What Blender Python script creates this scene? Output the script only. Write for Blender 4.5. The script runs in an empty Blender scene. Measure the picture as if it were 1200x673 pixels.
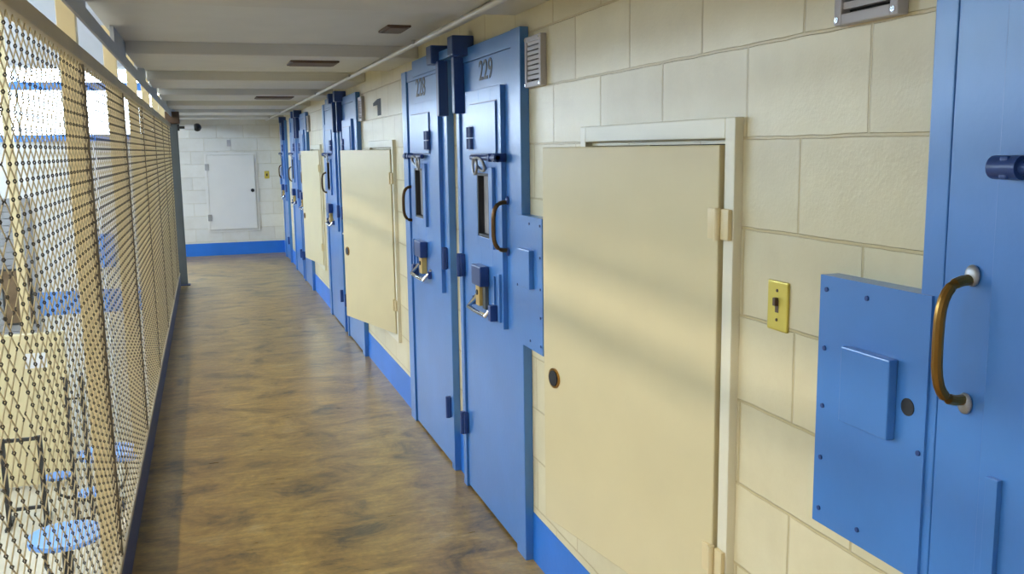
import bpy, bmesh, math, random
from mathutils import Vector, Matrix
random.seed(7)
S = bpy.context.scene
COL = S.collection
PI = math.pi
W = 1.162            # right wall face
EYE = 1.638
CEIL = 2.17
YB = 15.45           # back wall
FX = -0.376          # fence plane

# ------------------------------------------------------------------ materials
def new_mat(name):
    m = bpy.data.materials.new(name); m.use_nodes = True
    nt = m.node_tree; b = nt.nodes['Principled BSDF']
    return m, nt, b

def link(nt, a, b): nt.links.new(a, b)

def paint(name, col, rough=.4, var=.06, bump=.15, scale=30., metal=0., dirt=None, bscale=None, spec=.5, coat=0.):
    m, nt, b = new_mat(name)
    tc = nt.nodes.new('ShaderNodeTexCoord')
    n = nt.nodes.new('ShaderNodeTexNoise'); n.inputs['Scale'].default_value = 3.5; n.inputs['Detail'].default_value = 5
    link(nt, tc.outputs['Object'], n.inputs['Vector'])
    r = nt.nodes.new('ShaderNodeValToRGB')
    r.color_ramp.elements[0].position = .3; r.color_ramp.elements[1].position = .7
    r.color_ramp.elements[0].color = tuple(max(0, c*(1-var)) for c in col)+(1,)
    r.color_ramp.elements[1].color = tuple(min(1, c*(1+var)) for c in col)+(1,)
    link(nt, n.outputs['Fac'], r.inputs['Fac'])
    link(nt, r.outputs['Color'], b.inputs['Base Color'])
    b.inputs['Roughness'].default_value = rough
    b.inputs['Metallic'].default_value = metal
    b.inputs['Specular IOR Level'].default_value = spec
    b.inputs['Coat Weight'].default_value = coat
    b.inputs['Coat Roughness'].default_value = .22
    if bump:
        n2 = nt.nodes.new('ShaderNodeTexNoise'); n2.inputs['Scale'].default_value = bscale or scale; n2.inputs['Detail'].default_value = 3
        link(nt, tc.outputs['Object'], n2.inputs['Vector'])
        bp = nt.nodes.new('ShaderNodeBump'); bp.inputs['Strength'].default_value = bump; bp.inputs['Distance'].default_value = .004
        link(nt, n2.outputs['Fac'], bp.inputs['Height']); link(nt, bp.outputs['Normal'], b.inputs['Normal'])
    return m

def emit(name, col, strength):
    m, nt, b = new_mat(name)
    b.inputs['Base Color'].default_value = (.8, .8, .8, 1)
    b.inputs['Emission Color'].default_value = tuple(col)+(1,)
    b.inputs['Emission Strength'].default_value = strength
    return m

def block_mat(name, col, axis, base, z_off, h_off, stripe=None, rough=.33, joint=(.64, .53, .29)):
    """painted concrete block: running bond joints, painted stripe at the foot"""
    m, nt, b = new_mat(name)
    g = nt.nodes.new('ShaderNodeNewGeometry')
    sep = nt.nodes.new('ShaderNodeSeparateXYZ'); link(nt, g.outputs['Position'], sep.inputs[0])
    def madd(sock, v):
        a = nt.nodes.new('ShaderNodeMath'); a.operation = 'ADD'; a.inputs[1].default_value = v
        link(nt, sock, a.inputs[0]); return a.outputs[0]
    hx = madd(sep.outputs[axis], h_off); zz = madd(sep.outputs['Z'], z_off)
    cmb = nt.nodes.new('ShaderNodeCombineXYZ'); link(nt, hx, cmb.inputs[0]); link(nt, zz, cmb.inputs[1])
    # slight wander of the joints
    nw = nt.nodes.new('ShaderNodeTexNoise'); nw.inputs['Scale'].default_value = 9; nw.inputs['Detail'].default_value = 3
    link(nt, g.outputs['Position'], nw.inputs['Vector'])
    vm = nt.nodes.new('ShaderNodeVectorMath'); vm.operation = 'SUBTRACT'; vm.inputs[1].default_value = (.5, .5, .5)
    link(nt, nw.outputs['Color'], vm.inputs[0])
    vs = nt.nodes.new('ShaderNodeVectorMath'); vs.operation = 'SCALE'; vs.inputs['Scale'].default_value = .007
    link(nt, vm.outputs[0], vs.inputs[0])
    va = nt.nodes.new('ShaderNodeVectorMath'); va.operation = 'ADD'
    link(nt, cmb.outputs[0], va.inputs[0]); link(nt, vs.outputs[0], va.inputs[1])
    br = nt.nodes.new('ShaderNodeTexBrick')
    br.offset = .5; br.offset_frequency = 2; br.squash = 1
    br.inputs['Scale'].default_value = 1
    br.inputs['Brick Width'].default_value = .4064; br.inputs['Row Height'].default_value = .2032
    br.inputs['Mortar Size'].default_value = .0042; br.inputs['Mortar Smooth'].default_value = .35
    br.inputs['Bias'].default_value = 0
    k = .93
    br.inputs['Color1'].default_value = tuple(c*1.03 for c in col)+(1,)
    br.inputs['Color2'].default_value = tuple(c*k for c in col)+(1,)
    br.inputs['Mortar'].default_value = joint+(1,)
    link(nt, va.outputs[0], br.inputs['Vector'])
    out = br.outputs['Color']
    # faint grime
    ng = nt.nodes.new('ShaderNodeTexNoise'); ng.inputs['Scale'].default_value = 2.3; ng.inputs['Detail'].default_value = 8; ng.inputs['Roughness'].default_value = .65
    link(nt, g.outputs['Position'], ng.inputs['Vector'])
    rg = nt.nodes.new('ShaderNodeValToRGB'); rg.color_ramp.elements[0].position = .35; rg.color_ramp.elements[1].position = .6
    rg.color_ramp.elements[0].color = (.90, .88, .84, 1); rg.color_ramp.elements[1].color = (1, 1, 1, 1)
    link(nt, ng.outputs['Fac'], rg.inputs['Fac'])
    mu = nt.nodes.new('ShaderNodeMixRGB'); mu.blend_type = 'MULTIPLY'; mu.inputs['Fac'].default_value = 1
    link(nt, out, mu.inputs['Color1']); link(nt, rg.outputs['Color'], mu.inputs['Color2']); out = mu.outputs['Color']
    link(nt, out, b.inputs['Base Color'])
    b.inputs['Roughness'].default_value = rough
    nb = nt.nodes.new('ShaderNodeTexNoise'); nb.inputs['Scale'].default_value = 130; nb.inputs['Detail'].default_value = 2
    link(nt, g.outputs['Position'], nb.inputs['Vector'])
    nb2 = nt.nodes.new('ShaderNodeTexNoise'); nb2.inputs['Scale'].default_value = 16; nb2.inputs['Detail'].default_value = 4
    link(nt, g.outputs['Position'], nb2.inputs['Vector'])
    b1 = nt.nodes.new('ShaderNodeBump'); b1.inputs['Strength'].default_value = .16; b1.inputs['Distance'].default_value = .003
    link(nt, nb.outputs['Fac'], b1.inputs['Height'])
    b3 = nt.nodes.new('ShaderNodeBump'); b3.inputs['Strength'].default_value = .25; b3.inputs['Distance'].default_value = .006
    link(nt, nb2.outputs['Fac'], b3.inputs['Height']); link(nt, b1.outputs['Normal'], b3.inputs['Normal'])
    b2 = nt.nodes.new('ShaderNodeBump'); b2.inputs['Strength'].default_value = .8; b2.inputs['Distance'].default_value = .005; b2.invert = True
    link(nt, br.outputs['Fac'], b2.inputs['Height']); link(nt, b3.outputs['Normal'], b2.inputs['Normal'])
    link(nt, b2.outputs['Normal'], b.inputs['Normal'])
    return m

def floor_mat():
    m, nt, b = new_mat('waxed_brown_concrete')
    g = nt.nodes.new('ShaderNodeNewGeometry')
    mp = nt.nodes.new('ShaderNodeMapping'); mp.inputs['Scale'].default_value = (1.1, 1.5, 1)
    link(nt, g.outputs['Position'], mp.inputs['Vector'])
    n = nt.nodes.new('ShaderNodeTexNoise'); n.inputs['Scale'].default_value = 2.6; n.inputs['Detail'].default_value = 9; n.inputs['Roughness'].default_value = .68; n.inputs['Distortion'].default_value = .7
    link(nt, mp.outputs[0], n.inputs['Vector'])
    r = nt.nodes.new('ShaderNodeValToRGB'); cr = r.color_ramp
    cr.elements[0].position = .33; cr.elements[0].color = FLOOR[0]
    cr.elements[1].position = .74; cr.elements[1].color = FLOOR[3]
    e = cr.elements.new(.46); e.color = FLOOR[1]
    e = cr.elements.new(.58); e.color = FLOOR[2]
    link(nt, n.outputs['Fac'], r.inputs['Fac'])
    # fine trowel scuffs running across the walkway
    mp2 = nt.nodes.new('ShaderNodeMapping'); mp2.inputs['Scale'].default_value = (2.6, 13, 1); mp2.inputs['Rotation'].default_value = (0, 0, .12)
    link(nt, g.outputs['Position'], mp2.inputs['Vector'])
    n2 = nt.nodes.new('ShaderNodeTexNoise'); n2.inputs['Scale'].default_value = 2.2; n2.inputs['Detail'].default_value = 7; n2.inputs['Roughness'].default_value = .7
    link(nt, mp2.outputs[0], n2.inputs['Vector'])
    r2 = nt.nodes.new('ShaderNodeValToRGB'); r2.color_ramp.elements[0].position = .36; r2.color_ramp.elements[1].position = .62
    r2.color_ramp.elements[0].color = (.62, .62, .66, 1); r2.color_ramp.elements[1].color = (1.1, 1.08, 1.05, 1)
    link(nt, n2.outputs['Fac'], r2.inputs['Fac'])
    mu = nt.nodes.new('ShaderNodeMixRGB'); mu.blend_type = 'MULTIPLY'; mu.inputs['Fac'].default_value = .75
    link(nt, r.outputs['Color'], mu.inputs['Color1']); link(nt, r2.outputs['Color'], mu.inputs['Color2'])
    link(nt, mu.outputs['Color'], b.inputs['Base Color'])
    n3 = nt.nodes.new('ShaderNodeTexNoise'); n3.inputs['Scale'].default_value = 38; n3.inputs['Detail'].default_value = 6; n3.inputs['Roughness'].default_value = .7
    link(nt, g.outputs['Position'], n3.inputs['Vector'])
    r3 = nt.nodes.new('ShaderNodeValToRGB'); r3.color_ramp.elements[0].position = .35; r3.color_ramp.elements[1].position = .65
    r3.color_ramp.elements[0].color = (.72, .74, .80, 1); r3.color_ramp.elements[1].color = (1.12, 1.08, 1.02, 1)
    link(nt, n3.outputs['Fac'], r3.inputs['Fac'])
    mu3 = nt.nodes.new('ShaderNodeMixRGB'); mu3.blend_type = 'MULTIPLY'; mu3.inputs['Fac'].default_value = .7
    link(nt, mu.outputs['Color'], mu3.inputs['Color1']); link(nt, r3.outputs['Color'], mu3.inputs['Color2'])
    link(nt, mu3.outputs['Color'], b.inputs['Base Color'])
    rr = nt.nodes.new('ShaderNodeMapRange'); rr.inputs['To Min'].default_value = .20; rr.inputs['To Max'].default_value = .42; b.inputs['Specular IOR Level'].default_value = .75
    link(nt, n2.outputs['Fac'], rr.inputs['Value']); link(nt, rr.outputs[0], b.inputs['Roughness'])
    bp = nt.nodes.new('ShaderNodeBump'); bp.inputs['Strength'].default_value = .15; bp.inputs['Distance'].default_value = .005
    link(nt, n.outputs['Fac'], bp.inputs['Height']); link(nt, bp.outputs['Normal'], b.inputs['Normal'])
    return m

FLOOR = [(.12, .09, .042, 1), (.38, .235, .064, 1), (.50, .325, .088, 1), (.58, .44, .19, 1)]
CREAM = (.78, .695, .45)
M = {}
M['block'] = block_mat('cream_painted_block', CREAM, 'Y', 0, 10*.2032-1.855, -1.430+40*.4064)
M['block_back'] = block_mat('pale_painted_block', (.80, .785, .735), 'X', 0, 10*.2032-1.855, 20*.4064, joint=(.74, .70, .60))  # same cream paint, made paler to carry the bluish daylight
M['cream'] = paint('cream_enamel', (.74, .635, .37), .30, .03, .06, 60)
M['frame'] = paint('cream_frame_enamel', (.82, .765, .58), .35, .03, .06, 60)
M['white_panel'] = paint('off_white_enamel', (.80, .78, .74), .35, .02, .04, 60)
M['blue'] = paint('blue_enamel', (.050, .205, .56), .33, .07, .12, 45, spec=.8, coat=.35)
M['bluefoot'] = paint('blue_skirting_paint', (.020, .18, .66), .4, .07, .15, 40)
M['blue_steel'] = paint('dark_blue_steel', (.022, .06, .22), .32, .1, .08, 60)
M['brass'] = paint('worn_brass', (.42, .22, .05), .30, .25, .05, 60, metal=.9)
M['bronze'] = paint('dark_bronze', (.16, .085, .03), .32, .25, .05, 60, metal=.8)
M['brassplate'] = paint('brass_wall_plate', (.70, .56, .10), .38, .1, .03, 60, metal=.35)
M['lockbrass'] = paint('yellow_brass_lock', (.72, .50, .16), .35, .15, .03, 60, metal=.5)
M['chrome'] = paint('bright_steel', (.78, .79, .80), .16, .04, 0, metal=1.)
M['steel'] = paint('dull_steel', (.42, .42, .42), .42, .15, .05, 60, metal=.7)
M['ventgrey'] = paint('grey_vent_paint', (.48, .46, .48), .45, .1, .05, 60)
M['black'] = paint('black_rubber', (.015, .015, .017), .45, .1, 0)
M['dark'] = paint('dark_void', (.02, .018, .016), .9, .1, 0)
M['digit'] = paint('charcoal_digits', (.05, .065, .10), .5, .2, 0)
M['ink'] = paint('black_stencil_paint', (.02, .02, .02), .6, .1, 0)
M['ceil'] = paint('grey_white_ceiling_paint', (.66, .65, .60), .6, .04, .05, 40)
M['ceilbeam'] = paint('pale_grey_beam_paint', (.62, .60, .545), .55, .05, .05, 40)
M['edge'] = paint('grey_edge_beam_paint', (.42, .44, .46), .5, .05, .05, 40)
M['conduit'] = paint('galvanised_conduit', (.62, .60, .55), .35, .08, .02, metal=.4)
M['tan'] = paint('tan_fence_paint', (.78, .64, .36), .42, .06, .04, 60)
M['tanwire'] = paint('tan_coated_wire', (.58, .475, .28), .40, .06, 0)
M['knuckle'] = paint('worn_dark_wire_knuckle', (.07, .055, .036), .5, .1, 0)  # shade where the wires cross, painted in as a darker colour
M['rail'] = paint('dull_tan_rail_paint', (.46, .38, .24), .45, .1, .04)  # the fence tan, darkened in colour for its backlit shade
M['stile'] = paint('dark_tan_stile_paint', (.13, .10, .06), .45, .1, .04)
M['toe'] = paint('navy_toe_board', (.02, .04, .12), .45, .1, .1, 40)
M['postgrey'] = paint('grey_green_post', (.085, .10, .105), .45, .12, .05)
M['brown'] = paint('brown_junction_box', (.10, .055, .03), .55, .2, .05)
M['white'] = paint('white_plastic', (.82, .82, .82), .4, .02, 0)
M['glassdoor'] = paint('grey_security_glass', (.50, .49, .50), .12, .1, 0)
M['dayfloor'] = paint('pale_dayroom_floor', (.62, .56, .43), .25, .08, .04)
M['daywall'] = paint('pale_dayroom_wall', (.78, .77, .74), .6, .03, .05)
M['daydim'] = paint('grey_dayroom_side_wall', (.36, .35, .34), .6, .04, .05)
M['bulkhead'] = paint('light_grey_bulkhead', (.58, .57, .57), .6, .04, .05)
M['daygrey'] = paint('grey_steel_shutter', (.33, .33, .34), .5, .05, .05)
M['winblue'] = paint('blue_window_bar_paint', (.10, .32, .85), .4, .04, 0)
M['stoolblue'] = paint('blue_table_enamel', (.16, .36, .80), .35, .05, 0)
M['darksteel'] = paint('dark_frame_steel', (.03, .03, .03), .5, .1, 0)
M['cork'] = paint('brown_cork', (.20, .13, .07), .9, .3, .1)
M['pane'] = emit('daylit_frosted_pane', (.70, .85, 1.0), 19.0)
M['pane_far'] = emit('daylit_far_side_pane', (.58, .78, 1.0), 26.0)
M['pane_side'] = emit('daylit_side_pane', (.64, .81, 1.0), 11.0)
M['lamp'] = emit('lit_lamp_lens', (1.0, .92, .78), 30.0)
FM = floor_mat()

# ------------------------------------------------------------------ mesh helpers
class MB:
    def __init__(s): s.bm = bmesh.new()
    def box(s, x0, x1, y0, y1, z0, z1, bev=0., rot=None):
        r = bmesh.ops.create_cube(s.bm, size=1)
        vs = r['verts']
        for v in vs:
            v.co = Vector(((x0+x1)/2+v.co.x*(x1-x0), (y0+y1)/2+v.co.y*(y1-y0), (z0+z1)/2+v.co.z*(z1-z0)))
        if rot: bmesh.ops.transform(s.bm, matrix=rot, verts=vs)
        if bev:
            es = list({e for v in vs for e in v.link_edges})
            bmesh.ops.bevel(s.bm, geom=es, offset=bev, segments=2, profile=.6, affect='EDGES')
        return s
    def cyl(s, a, b, r, n=16, r2=None):
        a = Vector(a); b = Vector(b); d = b-a
        res = bmesh.ops.create_cone(s.bm, cap_ends=True, segments=n, radius1=r, radius2=r if r2 is None else r2, depth=d.length)
        q = d.to_track_quat('Z', 'Y').to_matrix().to_4x4(); q.translation = (a+b)/2
        bmesh.ops.transform(s.bm, matrix=q, verts=res['verts']); return s
    def ball(s, c, r, sc=(1, 1, 1), n=16):
        res = bmesh.ops.create_uvsphere(s.bm, u_segments=n, v_segments=n//2, radius=r)
        for v in res['verts']: v.co = Vector((v.co.x*sc[0]+c[0], v.co.y*sc[1]+c[1], v.co.z*sc[2]+c[2]))
        return s
    def sweep(s, pts, r, n=8, close=False, flat=(1, 1)):
        P = [Vector(p) for p in pts]; rings = []
        for i, p in enumerate(P):
            t = (P[min(i+1, len(P)-1)]-P[max(i-1, 0)]).normalized()
            up = Vector((1, 0, 0)) if abs(t.x) < .9 else Vector((0, 1, 0))
            u = t.cross(up).normalized(); v = t.cross(u).normalized()
            rings.append([s.bm.verts.new(p+u*r*flat[0]*math.cos(2*PI*k/n)+v*r*flat[1]*math.sin(2*PI*k/n)) for k in range(n)])
        for a, b in zip(rings, rings[1:]):
            for k in range(n): s.bm.faces.new((a[k], a[(k+1) % n], b[(k+1) % n], b[k]))
        s.bm.faces.new(rings[0]); s.bm.faces.new(rings[-1]); return s
    def build(s, name, mat, parent=None, loc=(0, 0, 0), rz=0, smooth=False):
        bmesh.ops.recalc_face_normals(s.bm, faces=s.bm.faces)
        me = bpy.data.meshes.new(name); s.bm.to_mesh(me); s.bm.free()
        me.materials.append(mat)
        if smooth:
            for f in me.polygons: f.use_smooth = True
            me.set_sharp_from_angle(angle=math.radians(35))
        o = bpy.data.objects.new(name, me); COL.objects.link(o)
        if parent: o.parent = parent
        o.location = loc; o.rotation_euler = (0, 0, rz)
        return o

def tag(o, label, cat, group=None, kind=None):
    o['label'] = label; o['category'] = cat
    if group: o['group'] = group
    if kind: o['kind'] = kind
    return o
def struct(o, label=None, cat=None):
    o['kind'] = 'structure'
    if label: o['label'] = label
    if cat: o['category'] = cat
    return o
def thing(name, loc, label, cat, group=None, rz=0):
    o = bpy.data.objects.new(name, None); COL.objects.link(o); o.empty_display_size = .1
    o.location = loc; o.rotation_euler = (0, 0, rz)
    return tag(o, label, cat, group)
def copy_tree(o, parent=None):
    c = o.copy(); COL.objects.link(c)
    if parent: c.parent = parent
    for ch in list(o.children): copy_tree(ch, c)
    return c
def text_part(name, body, size, mat, parent, M4, ext=.0015, bold=0.0):
    cu = bpy.data.curves.new(name, 'FONT'); cu.body = body; cu.size = size; cu.extrude = ext; cu.offset = bold
    cu.align_x = 'CENTER'; cu.align_y = 'BOTTOM_BASELINE'
    t = bpy.data.objects.new('tmp', cu); COL.objects.link(t)
    dg = bpy.context.evaluated_depsgraph_get()
    me = bpy.data.meshes.new_from_object(t.evaluated_get(dg)); me.name = name
    bpy.data.objects.remove(t); bpy.data.curves.remove(cu)
    me.transform(M4); me.materials.clear(); me.materials.append(mat)
    o = bpy.data.objects.new(name, me); COL.objects.link(o)
    if parent: o.parent = parent
    return o
# text lying in the plane x=const, reading along -y (seen from the corridor), up = z
def txt_mat(x, y, z, sx=1.): return Matrix(((0, 0, -1, x), (-sx, 0, 0, y), (0, 1, 0, z), (0, 0, 0, 1)))

# ------------------------------------------------------------------ SETTING
mb = MB(); mb.box(FX-.075, W+.15, -3, YB+.2, -.22, 0)
struct(mb.build('floor', FM), 'waxed brown concrete walkway floor with dark scuffs', 'floor')

# right wall with openings for the access hatches
HATCH = [1.885, 5.93, 9.86]            # hinge edge y of each hatch
HW, HZ0, HZ1 = .845, .43, 1.65
mb = MB(); y = -3.
for hy in HATCH:
    a, b = hy+.01, hy+HW-.015
    mb.box(W, W+.2, y, a, 0, CEIL+.03)
    mb.box(W, W+.2, a, b, 0, HZ0+.02); mb.box(W, W+.2, a, b, HZ1-.01, CEIL+.03)
    y = b
mb.box(W, W+.2, y, YB+.2, 0, CEIL+.03)
wall_right = struct(mb.build('wall_right', M['block']), 'long cream painted concrete block wall holding the blue doors', 'wall')
mb = MB()
for hy in HATCH:                        # pipe chase behind each hatch
    a, b = hy-.1, hy+HW+.1
    mb.box(W+.6, W+.65, a, b, .2, 1.9); mb.box(W+.2, W+.6, a-.05, a, .2, 1.9); mb.box(W+.2, W+.6, b, b+.05, .2, 1.9)
    mb.box(W+.2, W+.6, a, b, .15, .2); mb.box(W+.2, W+.6, a, b, 1.9, 1.95)
struct(mb.build('pipe_chase', M['dark'], wall_right))
mb = MB()
def prism(mb, pts, x0, x1):
    a = [mb.bm.verts.new((x0, y, z)) for y, z in pts]; b = [mb.bm.verts.new((x1, y, z)) for y, z in pts]
    mb.bm.faces.new(a); mb.bm.faces.new(b[::-1])
    for k in range(len(pts)):
        q = (k+1) % len(pts); mb.bm.faces.new((a[k], b[k], b[q], a[q]))
prism(mb, [(6.36, 1.872), (6.49, 1.872), (6.49, 1.945), (6.66, 1.945), (6.66, 1.965), (6.49, 1.985), (6.36, 1.985)], W-.0012, W+.001)
o = mb.build('painted_numeral', M['ink'], wall_right)
o['label'] = 'black painted numeral 1'

# back wall
mb = MB(); mb.box(FX-.09, W, YB, YB+.2, 0, CEIL+.03)
wall_back = struct(mb.build('wall_back', M['block_back']), 'pale block wall closing the far end of the walkway', 'wall')

# blue painted foot of the walls
mb = MB()
prev = -3.
mb.box(W-.004, W+.001, -3, YB-.004, 0, .2, 0)
struct(mb.build('baseboard_right', M['bluefoot']), 'blue painted band along the foot of the right wall', 'baseboard')
mb = MB(); mb.box(FX-.09, W-.004, YB-.004, YB+.001, 0, .2)
struct(mb.build('baseboard_back', M['bluefoot']), 'bright blue band along the foot of the far end wall', 'baseboard')

# ceiling: recessed decks between shallow cross beams
BEAMS = [(-2.6, -1.7), (-.6, .3), (1.1, 1.9), (2.55, 3.45), (5.15, 6.02), (6.95, 7.85), (8.75, 9.7), (10.7, 11.6), (12.6, 13.5), (14.4, 15.3)]
mb = MB(); mb.box(-.386, W+.2, -3, YB+.2, 2.20, 2.30)
ceiling = struct(mb.build('ceiling', M['ceil']), 'pale grey ceiling decks between shallow cross beams', 'ceiling')
for a, b in BEAMS:
    mb = MB(); mb.box(-.346, W-.001, a, b, 2.137, 2.21, .006)
    mb.build('cross_beam', M['ceilbeam'], ceiling)
mb = MB(); mb.box(-.357, -.347, -3, YB-.002, 2.066, 2.124, .002)
trim1 = struct(mb.build('trim_1', M['edge']), 'grey steel edge beam above the fence', 'beam')
for a, b in [(-3, 1.2), (2.4, 3.5), (4.56, 5.2), (6.06, 6.9), (7.62, 8.5), (9.42, YB-.004)]:
    MB().box(-.366, -.349, a, b, 2.123, 2.199).build('packer', M['edge'], trim1)

# ------------------------------------------------------------------ DAYROOM beyond the fence (lower storey)
DX, DZ, DC = -7.5, -2.75, 4.3
mb = MB(); mb.box(DX, FX-.1, -6, YB+.2, DZ-.1, DZ)
struct(mb.build('floor_dayroom', M['dayfloor']), 'pale floor of the lower dayroom beyond the fence', 'floor')
mb = MB(); mb.box(DX, W+.3, -6, YB+.2, DC, DC+.1)
struct(mb.build('ceiling_dayroom', M['daywall']), 'white upper ceiling of the dayroom', 'ceiling')
WZ0, WZ1 = 1.83, 2.94
def wall_openings(mb, lo, hi, ops, z0, z1, wz0, wz1, put):
    p = lo
    for a, b in ops:
        put(mb, p, a, z0, z1); put(mb, a, b, z0, wz0); put(mb, a, b, wz1, z1); p = b
    put(mb, p, hi, z0, z1)
endw = [(-1.86, -.56), (-3.22, -1.92), (-4.58, -3.28), (-5.94, -4.64), (-7.30, -6.0)]
mb = MB(); wall_openings(mb, DX, FX-.09, sorted(endw), DZ, DC, WZ0, WZ1, lambda m, a, b, c, d: m.box(a, b, YB, YB+.2, c, d))
struct(mb.build('wall_dayroom_end', M['daywall']), 'white end wall of the dayroom with high windows', 'wall')
mb = MB(); mb.box(FX-.075, W+.2, YB, YB+.2, CEIL+.03, DC)
mb.box(FX-.085, FX-.075, -6, YB, DZ, -.22)
struct(mb.build('wall_under_walkway', M['daywall']), 'pale wall below and above the walkway', 'wall')
leftw = [(-1.6+i*3.4, 1.0+i*3.4) for i in range(5)]
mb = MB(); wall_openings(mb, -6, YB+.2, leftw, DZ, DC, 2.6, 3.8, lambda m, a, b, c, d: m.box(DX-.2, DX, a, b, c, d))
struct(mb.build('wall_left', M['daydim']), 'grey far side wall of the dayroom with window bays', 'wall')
n = 0
for (a, b) in endw:
    n += 1
    mb = MB(); t = .045
    mb.box(a, b, YB-.02, YB+.06, WZ1-t, WZ1).box(a, a+t, YB-.02, YB+.06, WZ0, WZ1).box(b-t, b, YB-.02, YB+.06, WZ0, WZ1).box((a+b)/2-.02, (a+b)/2+.02, YB-.01, YB+.05, WZ0, WZ1)
    w = struct(mb.build('window_%d' % n, M['daywall']), 'high daylit window in the dayroom end wall', 'window')
    w['group'] = 'high dayroom windows'
    MB().box(a, b, YB-.05, YB+.06, 2.58, 2.70).build('blue_transom', M['winblue'], w)
    MB().box(a, b, YB-.06, YB+.06, WZ0, 1.93).build('blue_sill', M['winblue'], w)
    MB().box(a+.01, b-.01, YB+.05, YB+.06, WZ0+.01, WZ1-.01).build('pane', M['pane'], w)
for (a, b) in leftw:
    n += 1
    mb = MB(); t = .05
    mb.box(DX-.06, DX+.02, a, b, 3.8-t, 3.8).box(DX-.06, DX+.02, a, b, 2.6, 2.6+t).box(DX-.06, DX+.02, a, a+t, 2.6, 3.8).box(DX-.06, DX+.02, b-t, b, 2.6, 3.8)
    w = struct(mb.build('window_%d' % n, M['daywall']), 'wide daylit window in the dayroom side wall', 'window')
    w['group'] = 'side dayroom windows'
    MB().box(DX-.06, DX-.05, a+.01, b-.01, 2.61, 3.79).build('pane', M['pane_far' if a > 8 else 'pane_side'], w)
mb = MB(); mb.box(DX, FX-.1, -6.2, -6, DZ, DC).box(FX-.1, W+.3, -3.2, -3, -.22, DC)
struct(mb.build('wall_front', M['daywall']), 'wall behind the viewer', 'wall')
struct(MB().box(DX, FX-.1, YB-.05, YB+.001, 2.95, DC-.001).build('trim_3', M['bulkhead']), 'grey bulkhead above the dayroom end windows', 'trim')
# painted bands on the end wall
mb = MB(); mb.box(-3.2, FX-.1, YB-.012, YB+.001, -.80, -.44)
struct(mb.build('trim_2', M['stoolblue']), 'blue band painted across the dayroom end wall', 'trim')
# dayroom lamps in the high ceiling
for i in range(6):
    y0 = -4.6+i*2.6
    t = thing('ceiling_light', (-4.1, y0, DC), 'long fluorescent lamp in the high dayroom ceiling', 'ceiling light', 'dayroom ceiling lights')
    MB().box(-.22, .22, -.95, .95, -.08, 0, .004).build('housing', M['white'], t)
    MB().box(-.19, .19, -.92, .92, -.095, -.078, .004).build('lens', M['lamp'], t)

# things in the dayroom
def table(x, y, label, rz=0):
    t = thing('round_table', (x, y, DZ), label, 'table', rz=rz)
    MB().cyl((0, 0, .70), (0, 0, .745), .34, 32).build('table_top', M['stoolblue'], t, smooth=True)
    MB().cyl((0, 0, 0), (0, 0, .70), .05, 16).cyl((0, 0, 0), (0, 0, .02), .22, 20).build('pedestal', M['darksteel'], t, smooth=True)
    for k in range(4):
        a = PI/4+k*PI/2; c, s_ = math.cos(a)*.62, math.sin(a)*.62
        st = MB().cyl((c, s_, .43), (c, s_, .46), .15, 24).build('stool_seat', M['stoolblue'], t, smooth=True)
        MB().sweep([(0, 0, .12), (c*.6, s_*.6, .12), (c, s_, .2), (c, s_, .43)], .022, 8).build('stool_arm', M['darksteel'], t, smooth=True)
    return t
table(-1.50, 9.45, 'round blue table nearest below the mesh fence', -.3)
table(-1.36, 12.05, 'round blue table further off below, before the end wall', .55)
t = thing('partition', (-2.45, 13.2, DZ), 'cream free-standing partition seen low through the near mesh', 'partition')
MB().box(-.62, .55, -.06, .06, .05, 2.08, .01).build('panel', M['cream'], t)
for s_ in (-.55, .48): MB().box(s_-.04, s_+.04, -.09, .09, 0, .08, .004).build('foot', M['darksteel'], t)
nt_ = MB().box(-.13, .13, -.004, .002, 0, .2).build('paper_notice', M['white'], None, (-2.25, 13.138, -1.12))
tag(nt_, 'small white paper notice on the cream partition', 'notice')
t = thing('steel_rack', (-2.27, 11.85, DZ), 'dark upright steel rack frame standing before the cream partition', 'rack')
for sx in (-.2, .2): MB().box(sx-.028, sx+.028, -.02, .02, 0, 1.08, .003).build('upright', M['darksteel'], t)
for z in (.2, 1.05): MB().box(-.2, .2, -.018, .018, z-.02, z+.02, .003).build('crossbar', M['darksteel'], t)
for sx in (-.2, .2): MB().box(sx-.02, sx+.02, -.2, .25, 0, .04, .003).build('foot', M['darksteel'], t)
t = thing('ladder', (-1.52, 11.0, DZ), 'dark steel ladder with two tall rails in the dayroom', 'ladder')
for sx in (-.09, .07): MB().box(sx-.02, sx+.02, -.02, .02, 0, 1.95, .003).build('rail', M['darksteel'], t)
for z in (.3, 1.0, 1.7): MB().box(-.09, .07, -.01, .01, z-.01, z+.01).build('rung', M['darksteel'], t)
t = thing('shutter', (-3.0, YB, DZ+1.65), 'grey steel roller shutter closed in the dayroom end wall', 'shutter')
mb = MB()
for i in range(20): mb.box(-.42, .42, -.04, -.01, i*.1, i*.1+.094, .008)
mb.build('slat_curtain', M['daygrey'], t)
MB().box(-.47, -.42, -.06, 0, 0, 2.05).box(.42, .47, -.06, 0, 0, 2.05).box(-.47, .47, -.07, 0, 2., 2.1).build('guide_frame', M['daygrey'], t)
t = thing('notice_board', (-2.80, YB-.045, DZ+1.85), 'brown cork board hung on the grey shutter', 'notice board')
MB().box(-.2, .2, -.03, 0, .0, .85, .004).build('frame', M['darksteel'], t)
MB().box(-.17, .17, -.035, -.02, .03, .82).build('cork_sheet', M['cork'], t)
t = thing('wall_panel', (-1.6, YB, -.1), 'small blue panel fixed on the dayroom end wall', 'panel')
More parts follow.
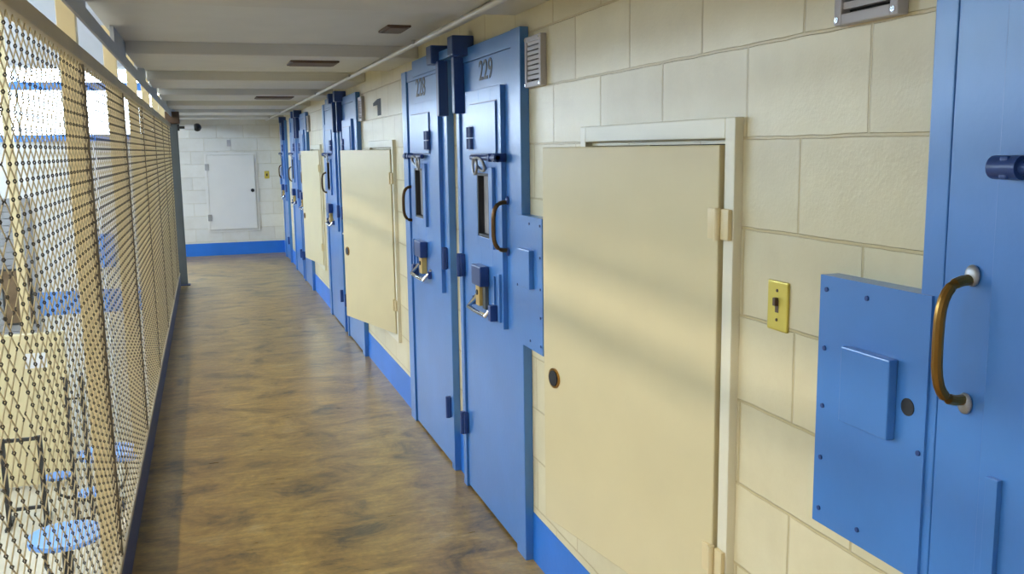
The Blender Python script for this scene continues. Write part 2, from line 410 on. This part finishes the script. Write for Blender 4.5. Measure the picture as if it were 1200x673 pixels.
MB().box(-.2, .2, -.03, 0, 0, .52, .004).build('board', M['stoolblue'], t); MB().box(-.215, .215, -.02, 0, -.02, .0).build('ledge', M['daywall'], t)
t = thing('column', (-2.56, 14.5, DZ), 'slender tan steel column standing in the dayroom', 'column')
MB().box(-.055, .055, -.055, .055, 0, DC-DZ, .004).build('shaft', M['tan'], t); MB().box(-.09, .09, -.09, .09, 0, .02).build('base_plate', M['darksteel'], t)

# ------------------------------------------------------------------ FENCE
YF0, YF1 = .55, 11.93
POSTS = [2.03, 3.69, 5.32, 6.82, 8.37, 9.92, 11.45]   # centres
fence = thing('chain_link_fence', (FX, YF0, 0), 'tan chain-link security fence along the walkway edge', 'fence')
def fbox(name, mat, *a, bev=.003):
    x0, x1, y0, y1, z0, z1 = a
    return MB().box(x0-FX, x1-FX, y0-YF0, y1-YF0, z0, z1, bev).build(name, mat, fence)
fbox('toe_board', M['toe'], FX-.006, FX+.006, YF0, YF1, .0005, .157)
fbox('bottom_rail', M['rail'], FX-.022, FX+.008, YF0, YF1, .158, .182)
fbox('top_rail', M['rail'], FX-.022, FX+.016, YF0, YF1, 1.938, 1.985)
def wire_panel(y0, y1, z0, z1):
    mb = MB(); bm = mb.bm; p = .036; half = .018; r = .0017; n = 5
    cnt = int((y1-y0)/p)
    rows = int((z1-z0)/p)+1
    for j in range(cnt):
        yc = y0+(j+.5)*p; prev = None
        path = []                                   # (y, z, x, takes the painted crossing shade)
        for i in range(rows):
            sg = 1 if (i+j) % 2 else -1
            yy = yc+sg*(half+.0012); zz = min(z0+i*p, z1); dy = -sg*.0046
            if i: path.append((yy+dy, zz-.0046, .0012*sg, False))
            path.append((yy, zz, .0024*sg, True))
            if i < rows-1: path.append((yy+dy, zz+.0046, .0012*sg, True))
        for (yy, zz, xx, shaded) in path:
            rr = r*1.12 if abs(xx) > .002 else r
            ring = [bm.verts.new((xx+rr*math.cos(2*PI*k/n), yy-YF0+rr*math.sin(2*PI*k/n), zz)) for k in range(n)]
            if prev:
                for k in range(n):
                    f = bm.faces.new((prev[k], prev[(k+1) % n], ring[(k+1) % n], ring[k]))
                    f.material_index = 1 if shaded else 0
            prev = ring
    return mb
edges = [YF0]+POSTS+[YF1]
for a, b in zip(edges, edges[1:]):
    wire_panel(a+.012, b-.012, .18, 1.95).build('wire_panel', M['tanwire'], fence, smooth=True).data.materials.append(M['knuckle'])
for yc in POSTS:
    if yc < 3: continue
    fbox('fence_post', M['tan'], FX-.088, FX-.028, yc-.03, yc+.03, 0.0, 2.29)
    fbox('panel_stile', M['stile'], FX-.012, FX+.006, yc-.20, yc-.184, .182, 1.938, bev=.002)

# grey end post with its box and camera
t = thing('end_post', (-.335, 12.12, 0), 'grey steel post ending the fence near the far wall', 'post')
MB().box(-.05, .045, -.045, .045, .012, 2.13, .006).build('shaft', M['postgrey'], t)
MB().box(-.075, .075, -.07, .07, 0, .014, .003).build('base_plate', M['toe'], t)
MB().box(-.1, -.058, -.06, -.02, .02, .2, .004).build('foot_sleeve', M['white'], t)
b_ = MB().box(-.15, .075, -.10, -.046, 1.985, 2.13, .008).build('junction_box', M['brown'], t)
MB().box(-.14, .065, -.108, -.098, 1.99, 2.12, .004).build('box_lid', M['brown'], b_)
c = thing('security_camera', (-.288, 12.08, 1.94), 'small security camera with black round head on the grey end post', 'camera')
MB().box(0, .02, -.04, .04, -.04, .04, .004).build('mount_plate', M['black'], c)
MB().cyl((.015, 0, 0), (.09, 0, .0), .016, 12).build('arm', M['darksteel'], c, smooth=True)
MB().cyl((.08, 0, 0), (.19, 0, .0), .033, 20).build('body', M['white'], c, smooth=True)
MB().ball((.225, 0, .0), .05).build('lens_head', M['black'], c, smooth=True)

# ------------------------------------------------------------------ CELL DOORS
def cell_door(yh, m, label, number=None, k=1.0, jw=.11, wing=True, hs=None, bolt_s=None, vis=True, group='blue cell doors', wing_h=(.862, 1.375), o1v=None, ov0=.20, dh=0., lf=.026, gap=.009, wo=0.):
    """yh: outer edge of the hinge jamb; m=+1 handle away from camera, -1 towards it. s runs from hinge to handle."""
    T = thing('cell_door', (W, yh, 0), label, 'door', group)
    w = .93*k
    A = .93-jw                                   # inner edge of handle jamb (unscaled)
    def bx(mb, s0, s1, d0, d1, z0, z1, bev=0.):
        y0, y1 = m*s0*k, m*s1*k
        return mb.box(-d1, -d0, min(y0, y1), max(y0, y1), z0, z1, bev)
    def part(name, mat, *boxes, parent=None, bev=.003):
        mb = MB()
        for b in boxes: bx(mb, *b, bev=bev)
        return mb.build(name, mat, parent or T)
    def pt(s, d, z): return (-d, m*s*k, z)
    part('frame', M['blue'], (0, .05, .0, .036, .0, 2.08), (A, .93, .0, .036, .0, 2.08), (.05, A, .0, .030, 2.018, 2.08))
    part('gap_backing', M['dark'], (.04, A+.01, .001, .008, .004, 2.03), bev=0)
    leaf = part('door_leaf', M['blue'], (.056, A-gap, .009, lf, .012, 2.0165))
    o1 = o1v or A-.105                                  # handle-side edge of the cover plate
    # cover plate with the window cut out of it
    wy0, wy1, wz0, wz1 = o1-.305, o1-.135, 1.265, 1.535
    part('cover_plate', M['blue'], (ov0, wy0, .026, .046, .905, 1.885), (wy1, o1, .026, .046, .905, 1.885), (wy0, wy1, .026, .046, .905, wz0), (wy0, wy1, .026, .046, wz1, 1.885), bev=.0015)
    wf = part('window_frame', M['blue'], (wy0-.05, wy0, .046, .060, wz0-.04, wz1+.025), (wy1, wy1+.05, .046, .060, wz0-.04, wz1+.025), (wy0, wy1, .046, .060, wz0-.04, wz0), (wy0, wy1, .046, .060, wz1, wz1+.025), bev=.0015)
    part('window_gasket', M['black'], (wy0, wy0+.012, .028, .058, wz0, wz1), (wy1-.012, wy1, .028, .058, wz0, wz1), (wy0, wy1, .028, .058, wz1-.012, wz1), (wy0, wy1, .028, .058, wz0, wz0+.012), parent=wf, bev=0)  # black liner on the sides of the window recess
    part('window_glass', M['glassdoor'], (wy0+.012, wy1-.012, .027, .032, wz0+.012, wz1-.012), parent=wf, bev=0)
    # upper flap with its hinge
    fl = part('vision_flap', M['blue'], (.283, o1-.05, .046, .053, 1.615, 1.825), bev=.002)
    part('flap_shadow_seam', M['blue_steel'], (.278, o1-.045, .046, .0475, 1.61, 1.83), parent=fl, bev=0)
    mb = MB()
    for z in (1.635, 1.685): mb.cyl(pt(.285, .055, z), pt(.285, .055, z+.045), .014, 12); mb.cyl(pt(.325, .055, z), pt(.325, .055, z+.045), .014, 12)
    bx(mb, .27, .34, .047, .054, 1.63, 1.735)
    mb.build('flap_hinge', M['blue_steel'], fl, smooth=True)
    # slide bolt
    bz = 1.60
    bs1 = bolt_s if bolt_s else o1+.03
    mb = MB().cyl(pt(bs1-.38, .068, bz), pt(bs1, .068, bz), .011, 12)
    bolt = mb.build('slide_bolt', M['blue_steel'], T, smooth=True)
    part('bolt_guide', M['blue_steel'], (bs1-.10, bs1-.085, .026, .082, bz-.017, bz+.017), (bs1-.035, bs1-.02, .026, .082, bz-.017, bz+.017), parent=bolt, bev=.004)
    MB().cyl(pt(bs1-.05, .068, bz), pt(bs1, .068, bz), .0175, 16).build('bolt_sleeve', M['blue_steel'], bolt, smooth=True)
    mb = MB(); cs = bs1-.24
    mb.sweep([pt(cs+.055*math.cos(a), .072+.012*math.sin(a), bz-.028+.028*math.sin(a)) for a in [i*2*PI/16 for i in range(17)]], .006, 8)
    mb.sweep([pt(cs-.07+.03*math.cos(a), .075, bz-.035+.035*math.sin(a)) for a in [i*2*PI/16 for i in range(17)]], .006, 8)
    mb.build('bolt_ring', M['steel'], bolt, smooth=True)
    # pull handle
    s0 = hs if hs else A-.082
    zt, zb = 1.425, 1.232
    pts = []
    for i in range(17):
        a = PI*i/16; e = .62
        sa = math.sin(a)**e; ca = math.copysign(abs(math.cos(a))**e, math.cos(a))
        pts.append(pt(s0, lf+.002+.062*sa, (zt+zb)/2+(zt-zb)/2*ca))
    h = MB().sweep(pts, .0088, 10, flat=(1, 1)).build('pull_handle', M['brass' if jw < .1 else 'bronze'], T, smooth=True)
    for z in (zt+.006, zb-.006):
        MB().ball(pt(s0, lf+.004, z), .014, (.55, 1, 1.25)).build('handle_foot', M['steel' if jw < .1 else 'blue_steel'], h, smooth=True)
    # food slot: hood, lock, tray handle
    hd = part('slot_hood', M['blue_steel'], (.39, .525, .046, .088, 1.055, 1.142), bev=.006)
    lk = part('slot_lock', M['lockbrass'], (.412, .468, .046, .076, .965, 1.057), bev=.003)
    MB().cyl(pt(.44, .075, 1.022), pt(.44, .080, 1.022), .012, 14).build('keyhole', M['black'], lk, smooth=True)
    part('lock_keeper', M['postgrey'], (.47, .512, .046, .062, .955, 1.056), bev=.002)
    mb = MB().sweep([pt(.33, .044, .995), pt(.33, .066, .968), pt(.335, .088, .944), pt(.46, .09, .942), pt(.595, .088, .944), pt(.60, .066, .968), pt(.60, .044, .995)], .0095, 10)
    mb.build('tray_handle', M['chrome'], T, smooth=True)
    part('handle_bracket', M['blue_steel'], (.60, .635, .046, .078, .925, .992), (.318, .33, .046, .066, .95, .99), bev=.003)
    part('slot_edge_strip', M['blue'], (o1-.045, o1-.022, .046, .056, .93, 1.13), (.60, .615, .046, .054, .99, 1.11), bev=.001)
    # hinges and closer
    for z in (1.095, .325):
        hg = MB(); bx(hg, .035, .075, .026, .048, z-.052, z+.052, .003); hg.cyl(pt(.05, .05, z-.055), pt(.05, .05, z+.055), .013, 12)
        hg.build('hinge', M['blue_steel'], T, smooth=True)
    part('closer_channel', M['blue_steel'], (.08+dh, .122+dh, .026, .075, 1.795, 2.055), bev=.004)
    part('closer_box', M['blue_steel'], (.11+dh, .20+dh, .0, .10, 2.045, 2.132), bev=.006)
    if m > 0 and k > 1.05: part('header_bar', M['blue'], (-.125, .03, .0, .06, 2.06, 2.10), (.10, .62, .036, .046, 2.03, 2.115), bev=.002)
    if number:
        for e in ((.46 if m < 0 else .52),):
            ox = text_part('cell_number', number, .115 if m < 0 else .135, M['digit'], T, txt_mat(-.0268, m*e*k, 1.925, 1.15), .001, .001)
            ox['label'] = 'dark raised digits %s' % number
    if wing:
        a0 = .875+wo; a1 = 1.166+wo
        part_w = part('lock_cover_plate', M['blue'], (a0, .9305, .0362, .041, .889, 1.387), (.9305, a1, .0, .041, .889, 1.387), bev=.0)
        part('raised_box', M['blue'], (a0+.07, a0+.20, .041, .060, 1.121, 1.265), parent=part_w, bev=.003)
        MB().cyl(pt(a0+.042, .036, 1.188), pt(a0+.042, .0425, 1.188), .0155, 18).build('key_hole', M['black'], part_w, smooth=True)
        e0 = a1-.02
        for s_, z in [(e0, .92), (e0, 1.025), (e0, 1.13), (e0, 1.245), (e0, 1.36), (e0-.115, 1.36), (e0-.115, .92), (a0+.012, 1.115)]:
            MB().cyl(pt(s_, .040, z), pt(s_, .0435, z), .0048, 10).build('screw', M['blue_steel'], part_w, smooth=True)
    return T
# nearest door: only its handle side is in view
cell_door(.308, 1, 'nearest blue cell door cut by the right edge, brass pull handle', None, 1.0, .048, True, hs=.82, bolt_s=.762, o1v=.776, lf=.035, gap=.0008, wo=.024)
cell_door(4.24, -1, 'blue cell door numbered 229 beside the nearest cream hatch', '229', 1.0)
cell_door(4.42, 1, 'blue cell door numbered 228, hinged beside door 229', '228', 1.14, wing=False, ov0=.125, dh=-.085)
cell_door(8.17, -1, 'blue cell door partly hidden behind the second open cream hatch', None, 1.0)
cell_door(8.33, 1, 'blue cell door just before the third open cream hatch', None, 1.14, wing=False, ov0=.125, dh=-.085)
cell_door(11.93, -1, 'far blue cell door partly hidden by the third cream hatch', None, 1.0, wing=False)
cell_door(12.08, 1, 'far blue cell door beyond the one behind the third hatch', None, 1.14, wing=False, ov0=.125, dh=-.085)
cell_door(13.95, 1, 'farthest single blue cell door beside the end wall', None, .98)

# ------------------------------------------------------------------ ACCESS HATCHES (hinged on the near side, standing ajar)
def hatch(hy, ang, label):
    T = thing('access_hatch', (W, hy, HZ0), label, 'hatch', 'cream access hatches')
    H = HZ1-HZ0; f = .05
    mb = MB()
    mb.box(-.022, .02, -.037, .006, -.052, H+.05, .003).box(-.022, .02, HW-.012, HW+.03, -.052, H+.05, .003)
    mb.box(-.022, .02, .006, HW-.012, H+.002, H+.05, .003).box(-.022, .02, .006, HW-.012, -.052, -.006, .003)
    mb.build('frame', M['frame'], T)
    d = bpy.data.objects.new('hatch_leaf', None)
    # leaf turned about the hinge line
    R = Matrix.Translation((-.014, .018, 0)) @ Matrix.Rotation(math.radians(ang), 4, 'Z')
    mb = MB().box(-.016, .016, .0, HW, .0, H-.012, .004, rot=R)
    lf = mb.build('hatch_leaf', M['cream'], T)
    c = R @ Vector((-.016, HW-.07, .485)); c2 = R @ Vector((-.021, HW-.07, .485))
    MB().cyl(c, c2, .032, 24).build('lock_ring', M['brass'], lf, smooth=True)
    c3 = R @ Vector((-.0235, HW-.07, .485))
    MB().cyl(c2, c3, .025, 24).build('lock_hole', M['black'], lf, smooth=True)
    for z in (H-.195, .195):
        hb = MB().box(-.034, -.0225, -.034, .0, z-.036, z+.036, .003)
        hb.box(-.022, -.0155, .006, .032, z-.036, z+.036, .002, rot=R)
        hb.cyl((-.037, .008, z-.038), (-.037, .008, z+.038), .0085, 14)
        hb.build('hinge', M['tan'], T, smooth=True)
    return T
hatch(HATCH[0], 9.0, 'large cream access hatch nearest the camera, standing ajar')
hatch(HATCH[1], 14.0, 'second cream access hatch along the wall, beyond door 228')
hatch(HATCH[2], 7.0, 'third cream access hatch along the wall, far down the walkway')

# ------------------------------------------------------------------ hatch and plates on the back wall
T = thing('wall_hatch', (.39, YB, .405), 'pale closed access hatch in the end wall with black knob', 'hatch')
mb = MB(); hw, hh = .365, 1.19
mb.box(-hw-.035, -hw, -.015, 0, -.03, hh+.03, .003).box(hw, hw+.035, -.015, 0, -.03, hh+.03, .003).box(-hw, hw, -.015, 0, hh, hh+.03, .003).box(-hw, hw, -.015, 0, -.03, 0, .003)
mb.build('frame', M['white_panel'], T)
lf = MB().box(-hw+.008, hw-.006, -.032, -.004, .008, hh-.008, .004).build('hatch_leaf', M['white_panel'], T)
MB().cyl((hw-.055, -.032, .62), (hw-.055, -.05, .62), .028, 16).build('knob', M['black'], lf, smooth=True)
for z in (.2, 1.0): MB().box(-hw-.03, -hw+.03, -.045, -.016, z-.05, z+.05, .004).build('hinge', M['steel'], T)
T = thing('wall_plate', (.935, YB, 1.265), 'small tan wall plate right of the end wall hatch', 'wall plate')
MB().box(-.038, .038, -.008, 0, -.06, .06, .003).build('plate', M['brassplate'], T); MB().box(-.012, .012, -.016, -.006, -.02, .02, .003).build('socket', M['brown'], T)
T = thing('vent_plate', (.377, YB, 1.775), 'small tan plate above the end wall hatch', 'wall plate')
MB().box(-.03, .03, -.008, 0, -.05, .05, .003).build('plate', M['ventgrey'], T); MB().cyl((0, -.008, .035), (0, -.011, .035), .005, 8).build('screw', M['steel'], T)

# light switch
T = thing('light_switch', (W, 1.690, 1.2915), 'brass switch plate on the block wall right of the nearest hatch', 'light switch')
MB().box(-.007, 0, -.0365, .0365, -.0545, .0545, .0035).build('face_plate', M['brassplate'], T)
MB().box(-.016, -.006, -.005, .005, .001, .019, .002).build('toggle', M['brown'], T)
MB().box(-.0078, -.006, -.006, .006, -.014, .014, 0).build('toggle_slot', M['brown'], T)
for z in (-.03, .034): MB().cyl((-.006, 0, z), (-.0085, 0, z), .0035, 10).build('screw', M['brown'], T, smooth=True)

# framed louvre vents beside the doors
def vent(y, label):
    T = thing('wall_vent', (W, y, 1.855), label, 'vent', 'grey framed wall vents')
    w, h = .085, .18
    mb = MB(); t = .02
    mb.box(-.024, 0, -w, -w+t, 0, h, .003).box(-.024, 0, w-t, w, 0, h, .003).box(-.024, 0, -w+t, w-t, 0, t, .003).box(-.024, 0, -w+t, w-t, h-t, h, .003)
    mb.build('frame', M['ventgrey'], T)
    mb = MB()
    for i in range(8):
        z = t+.008+i*.0172
        mb.box(-.019, -.004, -w+t, w-t, z, z+.0125, 0, rot=None)
    mb.build('louvres', M['ventgrey'], T)
    MB().box(-.004, 0, -w+t, w-t, t, h-t).build('backing', M['dark'], T)
    for yy in (-w+.01, w-.01):
        for z in (.01, h-.01): MB().cyl((-.024, yy, z), (-.027, yy, z), .0055, 10).build('screw', M['chrome'], T, smooth=True)
vent(1.425, 'grey framed wall vent at the top edge above the nearest lock cover')
vent(3.205, 'grey framed wall vent to the right of door 229')
vent(7.12, 'grey framed wall vent above the second open hatch, near the painted 1')
vent(10.92, 'farthest grey wall vent above the third open hatch')

# conduit along the ceiling and boxes
T = thing('conduit', (.962, -2.9, 2.123), 'thin pale conduit pipe running along the ceiling by the block wall', 'conduit')
MB().cyl((0, 0, 0), (0, 18.3, 0), .0125, 12).build('pipe', M['conduit'], T, smooth=True)
mb = MB()
for i in range(9):
    MB().box(-.022, .022, 1.2+i*2-.012, 1.2+i*2+.012, -.004, .0135, .002).build('clip', M['steel'], T)
for i, (x, y, sx, sy, lab) in enumerate([(.88, 4.4, .055, .12, 'nearest dark vent slot in the ceiling by the conduit'), (.62, 5.5, .135, .13, 'wide dark vent slot in the middle of the ceiling'), (.65, 9.05, .17, .16, 'farthest dark vent slot in the ceiling')]):
    T = thing('ceiling_vent', (x, y, 2.2 if i == 0 else 2.137), lab, 'ceiling vent')
    MB().box(-sx, sx, -sy, sy, -.010, 0, .004).build('frame', M['brown'], T)
    MB().box(-sx+.015, sx-.015, -sy+.015, sy-.015, -.013, -.004).build('grille', M['brown'], T)

# ------------------------------------------------------------------ world, camera, view
wd = bpy.data.worlds.new('World'); S.world = wd; wd.use_nodes = True
wd.node_tree.nodes['Background'].inputs[0].default_value = (.80, .88, 1, 1)
wd.node_tree.nodes['Background'].inputs[1].default_value = .05

cam = bpy.data.cameras.new('camera'); co = bpy.data.objects.new('camera', cam); COL.objects.link(co)
yaw, pit, rol = .316469, .149649, -.0144026
fw = Vector((math.sin(yaw)*math.cos(pit), math.cos(yaw)*math.cos(pit), -math.sin(pit)))
r = Vector((math.cos(yaw), -math.sin(yaw), 0)); u = r.cross(fw)
r2 = r*math.cos(rol)+u*math.sin(rol); u2 = -r*math.sin(rol)+u*math.cos(rol)
co.matrix_world = Matrix(((r2.x, u2.x, -fw.x, 0), (r2.y, u2.y, -fw.y, 0), (r2.z, u2.z, -fw.z, EYE), (0, 0, 0, 1)))
cam.sensor_width = 36; cam.lens = 1082.18/1200*36; cam.clip_start = .02
S.camera = co
S.view_settings.view_transform = 'Standard'; S.view_settings.look = 'None'
S.view_settings.gamma = 1; S.view_settings.use_curve_mapping = False
S.view_settings.exposure = 0.13
try:
    S.cycles.use_denoising = True; S.cycles.max_bounces = 8; S.cycles.diffuse_bounces = 5
    S.cycles.sample_clamp_indirect = 6
except Exception: pass
